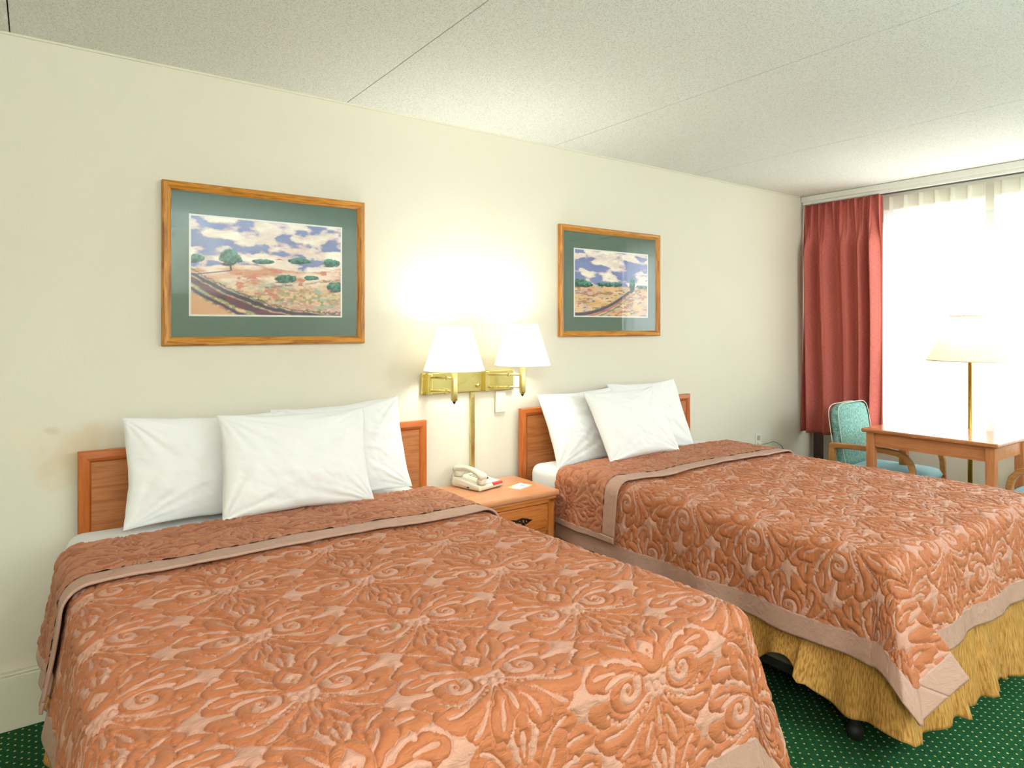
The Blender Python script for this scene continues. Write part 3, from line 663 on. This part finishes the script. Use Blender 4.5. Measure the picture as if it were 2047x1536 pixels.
# ------------------------------------------------------------------ pillows
def pillow(loc, w, h, t, lean, rz, roll, seed, label, group):
    n_ = 90; U, V = np.meshgrid(np.linspace(-1, 1, n_), np.linspace(-1, 1, n_))
    X = w/2*U*(1-.055*(1-V**2)); Y = h/2*V*(1-.075*(1-U**2)*(1 if seed % 2 else .8)); Y = Y+.012*(fbm(U*2+seed, V*0, 3, seed)-.5)*np.abs(V)
    X = X+.010*(fbm(V*2+seed, U*0, 3, seed+9)-.5)
    prof = np.clip((1-U**2)*(1-V**2), 0, 1)**.42; sag = 1+.22*(-V)*(1-np.abs(V))
    # creases that radiate from the corners and along the seams
    ang = np.zeros_like(U)
    for cx, cy, k in ((-1, -1, 1), (1, -1, 2), (-1, 1, 3), (1, 1, 4)):
        A = np.arctan2(V-cy, U-cx); R_ = np.hypot(U-cx, V-cy); ang += (vnoise(A*7+seed*3, R_*1.2, seed+k)-.5)*np.exp(-R_/.55)*np.clip(R_/.2, 0, 1)
    cr = ang*.038+(fbm(U*3.2, V*3.2+U*1.5, 3, seed+60)-.5)*.022*prof; cr = cr+(fbm(U*6+V*3, V*8, 2, seed+70)-.5)*.003*prof**.5
    parts = []; faces = []
    F = t/2*prof*sag+cr*prof**.3+.0015; Bk = -(t/2*prof*sag*.8+.0015)
    P = np.stack([np.stack([X, F, Y], -1), np.stack([X, Bk, Y], -1)])
    vs = P.reshape(-1, 3); i = np.arange(n_-1)[:, None]*n_+np.arange(n_-1)[None, :]; Fq = np.stack([i, i+1, i+n_+1, i+n_], -1).reshape(-1, 4)
    ring = [(0, k) for k in range(n_)]+[(k, n_-1) for k in range(1, n_)]+[(n_-1, k) for k in range(n_-2, -1, -1)]+[(k, 0) for k in range(n_-2, 0, -1)]
    idx = [a*n_+b for a, b in ring]; off = n_*n_
    Fs = np.array([(idx[k], idx[(k+1) % len(idx)], idx[(k+1) % len(idx)]+off, idx[k]+off) for k in range(len(idx))])
    Fa = np.concatenate([Fq[:, ::-1], Fq+off, Fs])
    Rm = Matrix.Rotation(rz, 3, 'Z') @ Matrix.Rotation(lean, 3, 'X') @ Matrix.Rotation(roll, 3, 'Y')
    vs = vs*np.array([1, -1, 1]); vs[:, 2] += h/2
    vs = vs @ np.array(Rm).T
    me = bpy.data.meshes.new('pillow'); me.from_pydata(vs.tolist(), [], Fa.tolist()); me.update()
    bm = bmesh.new(); bm.from_mesh(me); bmesh.ops.recalc_face_normals(bm, faces=bm.faces); bm.to_mesh(me); bm.free()
    o = link('pillow', me, M['cotton'], None, True); o.location = loc; return tag(o, label, 'pillow', group)
d_ = math.radians
g1, g2 = 'white pillows on the nearer bed', 'white pillows on the bed by the window'
ZP = .676
pillow((.545, -.205, ZP), .60, .40, .13, d_(-12), d_(3), d_(2), 3, 'white pillow against the left end of the headboard of the nearer bed', g1)
pillow((1.085, -.225, ZP), .57, .415, .13, d_(-16), d_(-5), d_(-3), 6, 'white pillow at the right end of the nearer bed, partly behind the front pillow', g1)
pillow((.83, -.385, ZP+.024), .58, .395, .14, d_(-20), d_(-2), d_(1), 5, 'white pillow in front of the other two on the nearer bed', g1)
pillow((2.50, -.255, ZP), .60, .405, .12, d_(-23), d_(2), d_(-1), 8, 'white pillow leaning on the left end of the headboard beside the nightstand', g2)
pillow((3.01, -.255, ZP), .56, .43, .12, d_(-22), d_(-3), d_(-1), 9, 'white pillow farthest to the right on the bed by the window', g2)
pillow((2.70, -.425, ZP+.024), .56, .405, .12, d_(-30), d_(1), d_(-1), 11, 'white pillow in front of the other two on the bed by the window', g2)

# ------------------------------------------------------------------ nightstand
def nightstand():
    x0, x1, y0, y1 = 1.565, 2.085, -.425, -.03
    o = empty('nightstand', ((x0+x1)/2, (y0+y1)/2, 0), 'honey oak nightstand with one drawer standing between the two beds', 'nightstand')
    cx, cy = (x0+x1)/2, (y0+y1)/2; w, d = (x1-x0)/2, (y1-y0)/2
    box('top', -w, w, -d, d, .582, .612, M['nst'], o, bevel=.012, seg=4)
    box('top_moulding', -w+.012, w-.012, -d+.012, d, .568, .583, M['ns'], o, bevel=.004)
    mb = MB(); mb.box(-w+.02, -w+.04, -d+.03, d, .40, .568).box(w-.04, w-.02, -d+.03, d, .40, .568).box(-w+.02, w-.02, d-.015, d, .40, .568).box(-w+.02, w-.02, -d+.035, d, .40, .412).box(-w+.02, w-.02, -d+.02, -d+.04, .552, .568)
    mb.build('carcass', M['ns'], o)
    dr = MB().box(-w+.062, w-.062, -d+.018, -d+.05, .418, .548).build('drawer', M['ns'], o, bevel=.003)
    MB().box(-w+.078, w-.078, -d+.010, -d+.020, .434, .532).build('raised_panel', M['ns'], dr, bevel=.008, seg=3)
    for sx in (-1, 1):
        for sy in (-1, 1):
            X = sx*(w-.04); Y = sy*(d-.04) if sy < 0 else d-.03
            box('leg', X-.02, X+.02, Y-.02, Y+.02, 0, .568, M['nsz'], o, bevel=.004)
    # ornate pull: pierced scrolling backplate and a bail
    mb = MB(); yy = -d+.006; zc = .487; hx = 0.06
    for sx in (-1, 1):
        for k, (r, cxx, cz) in enumerate(((.014, .016, 0), (.012, .038, .003), (.009, .055, .001))):
            pts = [(sx*(cxx+r*math.cos(t)*(1-.05*j)), yy, zc+cz+r*math.sin(t)) for j, t in enumerate(np.linspace(0, 2*PI*.9, 12))]; mb.tube(pts, .0034, 8)
        mb.tube([(0, yy, zc+.011), (sx*.004, yy, zc+.012), (sx*.03, yy, zc+.017), (sx*.055, yy, zc+.011), (sx*.078, yy, zc+.001), (sx*.09, yy, zc+.003)], [.004, .004, .004, .0045, .005, .002], 8)
        mb.tube([(0, yy, zc-.011), (sx*.004, yy, zc-.012), (sx*.03, yy, zc-.015), (sx*.055, yy, zc-.010), (sx*.072, yy, zc-.002)], .0035, 8)
    mb.tube([(-.03, yy, zc), (0, yy-.002, zc), (.03, yy, zc)], [.003, .006, .003], 8)
    pl = mb.build('drawer_pull', M['iron'], dr, True)
    MB().tube([(-.042, yy-.004, zc-.004), (-.036, yy-.012, zc-.02), (-.018, yy-.015, zc-.028), (.018, yy-.015, zc-.028), (.036, yy-.012, zc-.02), (.042, yy-.004, zc-.004)], .0035, 8).build('bail', M['iron'], pl, True)
    return o
nightstand()

def telephone():
    o = empty('telephone', (1.785, -.135, .613), 'bone coloured push-button telephone on the nightstand', 'telephone', rz=d_(14))
    # base wedge, low at the front (-y)
    bm = bmesh.new()
    def ring(w, y0, y1, z0, z1): return [bm.verts.new(p) for p in ((-w, y0, z0), (w, y0, z0), (w, y1, z1), (-w, y1, z1))]
    A = ring(.082, -.095, .085, .001, .001); B = ring(.088, -.102, .092, .014, .020); D = ring(.082, -.096, .088, .026, .048)
    for P, Q in ((A, B), (B, D)):
        for k in range(4): bm.faces.new((P[k], P[(k+1) % 4], Q[(k+1) % 4], Q[k]))
    bm.faces.new(A[::-1]); bm.faces.new(D); me = bpy.data.meshes.new('base'); bmesh.ops.recalc_face_normals(bm, faces=bm.faces); bm.to_mesh(me); bm.free()
    b = link('base', me, M['phone'], o); md = b.modifiers.new('b', 'BEVEL'); md.width = .006; md.segments = 3
    def top(y): return .026+(y+.096)/.184*.022
    hs = MB(); ys = np.linspace(-.098, .098, 15); pts = [(-.048, y, .070+.022*(1-(y/.098)**2)+y*.10) for y in ys]; hs.tube(pts, [.017, .019, .018, .014, .013, .013, .013, .013, .013, .013, .013, .014, .018, .019, .017], 14, 1.35)
    h = hs.build('handset', M['phone'], o, True)
    for y in (-.078, .078): MB().lathe([(.021, 0), (.024, .010), (.022, .026), (.016, .032)], 20, (-.048, y, top(y)+.001+.0), True).build('handset_cup', M['phone'], h, True)
    MB().lathe([(0, 0), (.0045, 0), (.0045, .002), (0, .002)], 12).build('jack_hole', M['black'], o, loc=(-.048, -.1165, .066), rot=(PI/2, 0, 0))
    for r in range(4):
        for c in range(3):
            y = .052-.021*r; box('key', .006+.022*c, .022+.022*c, y-.006, y+.006, top(y)+.0005, top(y)+.0045, M['key'], o, bevel=.0015)
    lb = box('number_card', -.015, .076, -.088, -.062, top(-.075)+.0, top(-.075)+.003, M['paper'], o, bevel=.001)
    box('red_strip', .012, .078, -.104, -.088, .016, .0285, M['redlabel'], o, bevel=.002)
    box('side_switch', -.0905, -.086, -.03, -.018, .010, .015, M['black'], o)
    pts = [(-.048, .1, .075)]+[(-.055+.004*math.cos(i*1.9)-.012*math.sin(i/45*PI)*1, .105+.004*math.sin(i*1.9)+.010*math.sin(i/45*PI), .07-.066*min(1, i/30)) for i in range(45)]
    MB().tube(pts, .0015, 6).build('coiled_cord', M['phone'], o, True)
telephone()
nc = empty('notepad', (1.955, -.268, .6125), 'small white notepad card with yellow edges lying on the nightstand', 'notepad', rz=d_(18))
box('sheet', -.055, .055, -.038, .038, 0, .0025, M['paper'], nc)
box('yellow_strip', -.055, -.018, .024, .038, .0026, .0031, M['yellow'], nc); box('yellow_strip', -.046, .055, -.038, -.034, .0026, .0031, M['yellow'], nc); box('yellow_strip', .051, .055, -.034, .020, .0026, .0031, M['yellow'], nc)
mb = MB()
for a, b, c, d in ((.008, .032, .004, .008), (.004, .036, -.004, 0), (.012, .030, -.012, -.008)): mb.box(a, b, c, d, .0026, .0030)
mb.build('printed_mark', M['blue'], nc)

# ------------------------------------------------------------------ wall lamp
def sconce():
    o = empty('wall_lamp', (1.83, 0, 1.12), 'brass double swing-arm wall lamp with two lit white shades above the nightstand', 'wall lamp')
    ox, oz = 1.83, 1.12
    box('back_plate', 1.537-ox, 2.098-ox, -.022, 0, 1.070-oz, 1.180-oz, M['brass'], o, bevel=.006, seg=3)
    MB().lathe([(0, .012), (.009, .010), (.012, .004), (.012, 0)], 20).build('rotary_switch', M['brass'], o, True, loc=(1.862-ox, -.022, 1.105-oz), rot=(PI/2, 0, 0))
    box('cord_cover', 1.826-ox, 1.850-ox, -.016, 0, .615-oz, 1.070-oz, M['brass'], o, bevel=.003)
    for px, tx, ty, dz in ((1.570, 1.619, -.195, 0), (1.905, 2.040, -.175, .010)):
        pl = box('pivot_bracket', px-.012-ox, px+.012-ox, -.050, -.02, 1.072-oz, 1.178-oz, M['brass'], o, bevel=.003)
        for z in (1.095, 1.160):
            mid = ((px+tx)/2+.03, (ty-.04)/2, z)
            a = MB().tube([(px-ox, -.042, z-oz), (mid[0]-ox, mid[1], z-oz), (tx-ox, ty, z-oz)], .0050, 10).build('swing_arm', M['brass'], o, True)
            MB().lathe([(.0085, -.010), (.0085, .010)], 14, (mid[0]-ox, mid[1], z-oz), True).build('elbow_joint', M['brass'], a)
        MB().lathe([(.006, -.012), (.0155, -.006), (.0165, 0), (.0165, .150), (.012, .156)], 24, (tx-ox, ty, 1.062+dz-oz), True).build('stem', M['brass'], o, True)
        MB().lathe([(0, -.024), (.003, -.022), (.009, -.012), (.006, -.008)], 14, (tx-ox, ty, 1.062+dz-oz)).build('finial', M['iron'], o, True)
        zb, zt = 1.200+dz, 1.412+dz
        sh = MB().lathe([(.145, 0), (.144, .004), (.079, zt-zb-.004), (.078, zt-zb)], 64, (tx-ox, ty, zb-oz)).build('lamp_shade', M['shade'], o, True)
        for rr, zz in ((.145, .0), (.078, zt-zb)): MB().tube([(tx-ox+rr*math.cos(a), ty+rr*math.sin(a), zb+zz-oz) for a in np.linspace(0, 2*PI, 64, endpoint=False)], .0022, 6, closed=True).build('shade_trim', M['shade'], sh, True)
        mb = MB()
        for a in (0, 2*PI/3, 4*PI/3): mb.tube([(tx-ox, ty, zt-.03-oz), (tx-ox+.078*math.cos(a), ty+.078*math.sin(a), zt-oz)], .0018, 6)
        mb.build('shade_spider', M['brass'], sh)
        MB().lathe([(.012, 0), (.014, .03), (.029, .07), (.027, .095), (.012, .112), (0, .115)], 20, (tx-ox, ty, zb+.02-oz)).build('light_bulb', M['shade'], o, True)
        bulb('sconce_bulb_light', (tx, ty, zb+.150), 14, (.96, 1, .93), .06)
    return o
sconce()
sw = box('wall_plate', 1.985, 2.052, -.010, 0, .950, 1.066, M['plastic'], bevel=.003)
tag(sw, 'blank ivory wall plate just below the brass wall lamp', 'wall plate')
MB().lathe([(0, .002), (.003, .0015), (.003, 0)], 10).build('screw', M['alu'], sw, loc=(2.018, -.010, .965), rot=(PI/2, 0, 0))
ot = box('power_outlet', 4.315, 4.385, -.008, 0, .505, .620, M['plastic'], bevel=.002); tag(ot, 'ivory wall outlet with a cord plugged in, low on the wall beyond the window-side bed', 'outlet')
box('socket_face', 4.333, 4.367, -.011, -.008, .568, .602, M['key'], ot, bevel=.001)
pg = MB().box(4.332, 4.368, -.035, -.009, .523, .553).build('lamp_cable', M['plastic'], bevel=.004); tag(pg, 'thin green-grey lamp cable plugged into the wall outlet', 'cable')
MB().tube([(4.355, -.034, .538), (4.40, -.06, .55), (4.46, -.06, .555), (4.54, -.04, .535), (4.62, -.03, .50), (4.68, -.03, .40), (4.72, -.03, .2), (4.74, -.03, .01)], .0035, 8).build('wire', M['wcord'], pg, True)

# ------------------------------------------------------------------ table, chairs, floor lamp
def table():
    x0, x1, y0, y1 = 4.265, 4.80, -1.54, -.80; o = empty('table', ((x0+x1)/2, (y0+y1)/2, 0), 'reddish wood dining table with glossy top standing by the window', 'table')
    w, d = (x1-x0)/2, (y1-y0)/2
    box('tabletop', -w, w, -d, d, .740, .765, M['tblt'], o, bevel=.008, seg=3)
    for s in (-1, 1):
        box('apron', s*(w-.045)-.010, s*(w-.045)+.010, -d+.05, d-.05, .655, .7395, M['tbl'], o); box('apron', -w+.05, w-.05, s*(d-.045)-.01, s*(d-.045)+.01, .655, .7395, M['tbl'], o)
        for t in (-1, 1): box('leg', s*(w-.045)-.024, s*(w-.045)+.024, t*(d-.045)-.024, t*(d-.045)+.024, 0, .7395, M['nsz'] if 0 else M['tblz'], o, bevel=.004)
M['tblz'] = wood('reddish_table_leg', 'cb8657', 'b97346', 'Z', .32, .7)
table()
def slab_cushion(w, d, t, n_=36, ex=.28, puff=.35):
    # soft-cornered cushion centred on the origin, lying flat
    U, V = np.meshgrid(np.linspace(-1, 1, n_), np.linspace(-1, 1, n_))
    k = 6.0; r = (np.abs(U)**k+np.abs(V)**k)**(1/k); m = np.maximum(np.abs(U), np.abs(V)); sc = np.where(r > 0, m/np.maximum(r, 1e-6), 1)
    X = U*sc*w/2; Y = V*sc*d/2; hgt = t/2*(1-m**8)**.35*(1-puff*.3+puff*.3*(1-U**2)*(1-V**2))
    vs = np.concatenate([np.stack([X, Y, hgt], -1).reshape(-1, 3), np.stack([X, Y, -hgt], -1).reshape(-1, 3)])
    i = np.arange(n_-1)[:, None]*n_+np.arange(n_-1)[None, :]; F = np.stack([i, i+1, i+n_+1, i+n_], -1).reshape(-1, 4)
    me = bpy.data.meshes.new('cushion'); me.from_pydata(vs.tolist(), [], np.concatenate([F, F[:, ::-1]+n_*n_]).tolist()); me.update()
    bm = bmesh.new(); bm.from_mesh(me); bmesh.ops.remove_doubles(bm, verts=bm.verts, dist=1e-5); bmesh.ops.recalc_face_normals(bm, faces=bm.faces); bm.to_mesh(me); bm.free(); return me
def chair(loc, rz, label, group):
    o = empty('armchair', loc, label, 'armchair', rz=rz, group=group)     # faces local -y
    s = link('seat', slab_cushion(.50, .50, .09), M['teal2'], o, True); s.location = (0, -.02, .435)
    b = link('backrest', slab_cushion(.50, .44, .085), M['teal'], o, True); b.location = (0, .235, .665); b.rotation_euler = (d_(82), 0, 0)
    k = 6.0; pts = []
    for t in np.linspace(0, 2*PI, 64, endpoint=False):
        c, s_ = math.cos(t), math.sin(t); q = (abs(c)**k+abs(s_)**k)**(-1/k); pts.append((.25*c*q, .22*s_*q, .012))
    MB().tube([(x*1.002, y*1.002, -.034) for x, y, z in pts], .003, 8, closed=True).build('piping', M['piping'], b, True); MB().tube([(x*1.002, y*1.002, .030) for x, y, z in pts], .003, 8, closed=True).build('piping', M['piping'], b, True)
    box('seat_rail', -.235, .235, -.235, .215, .355, .395, M['arm'], o, bevel=.004)
    for sx in (-1, 1):
        X = sx*.278
        arc = [(X, .25, .615), (X, .10, .622), (X, -.08, .622), (X, -.15, .615), (X, -.195, .595), (X, -.222, .560), (X, -.235, .51), (X, -.238, .40)]
        MB().bar(arc, .036, .034).build('arm', M['arm'], o, bevel=.007, seg=3)
        MB().bar([(X, -.238, .40), (X, -.240, 0.0)], .036, .034).build('leg', M['arm'], o, bevel=.005)
        MB().bar([(X, .25, .63), (X, .262, .38), (X, .285, 0.0)], .036, .036).build('leg', M['arm'], o, bevel=.005)
        mb = MB().bar([(X, -.235, .375), (X, .26, .375)], .022, .04).box(min(X, X-sx*.05), max(X, X-sx*.05), -.20, -.165, .36, .39).box(min(X, X-sx*.05), max(X, X-sx*.05), .16, .20, .36, .39); mb.build('side_rail', M['arm'], o)
        MB().box(min(X, X-sx*.045), max(X, X-sx*.045), .235, .262, .56, .585).build('back_bracket', M['arm'], o)
    return o
chair((4.64, -.80, 0), d_(5), 'teal tweed armchair with bent wooden arms between the red curtain and table', 'teal armchairs at the table')
chair((4.74, -1.76, 0), d_(182), 'teal armchair cut off by the right edge of the photo, across the table', 'teal armchairs at the table')
def floor_lamp():
    x, y = 4.865, -1.195; o = empty('floor_lamp', (x, y, 0), 'brass floor lamp with a lit cream pleated shade behind the table', 'floor lamp')
    MB().lathe([(.0, 0), (.13, 0), (.132, .010), (.12, .018), (.05, .026), (.018, .04), (.012, .06)], 40).build('base', M['brass2'], o, True)
    MB().lathe([(.013, .05), (.013, .60), (.016, .605), (.016, .62), (.012, .625), (.012, 1.20), (.016, 1.205), (.010, 1.23)], 24).build('pole', M['brass2'], o, True)
    n_ = 288; bm = bmesh.new(); rings = []
    for r, z in ((.238, 1.192), (.236, 1.199), (.172, 1.330), (.110, 1.470), (.108, 1.478)):
        rings.append([bm.verts.new(((r+(.0022 if i % 4 < 2 else -.0022))*math.cos(2*PI*i/n_), (r+(.0022 if i % 4 < 2 else -.0022))*math.sin(2*PI*i/n_), z)) for i in range(n_)])
    for A, B in zip(rings, rings[1:]):
        for i in range(n_): bm.faces.new((A[i], A[(i+1) % n_], B[(i+1) % n_], B[i]))
    me = bpy.data.meshes.new('lamp_shade'); bm.to_mesh(me); bm.free(); sh = link('lamp_shade', me, M['pshade'], o)
    for rr, zz in ((.239, 1.193), (.109, 1.478)): MB().tube([(rr*math.cos(a), rr*math.sin(a), zz) for a in np.linspace(0, 2*PI, 80, endpoint=False)], .004, 8, closed=True).build('shade_trim', M['pshade'], sh, True)
    mb = MB()
    for a in (0.3, 2.4, 4.5): mb.tube([(0, 0, 1.44), (.109*math.cos(a), .109*math.sin(a), 1.476)], .002, 6)
    mb.build('shade_spider', M['brass2'], sh)
    MB().lathe([(.012, 1.23), (.014, 1.25), (.030, 1.30), (.027, 1.325), (.012, 1.342), (0, 1.345)], 20).build('light_bulb', M['shade'], o, True)
    bulb('floor_lamp_light', (x, y, 1.40), 12, (1, .90, .76), .025)
floor_lamp()
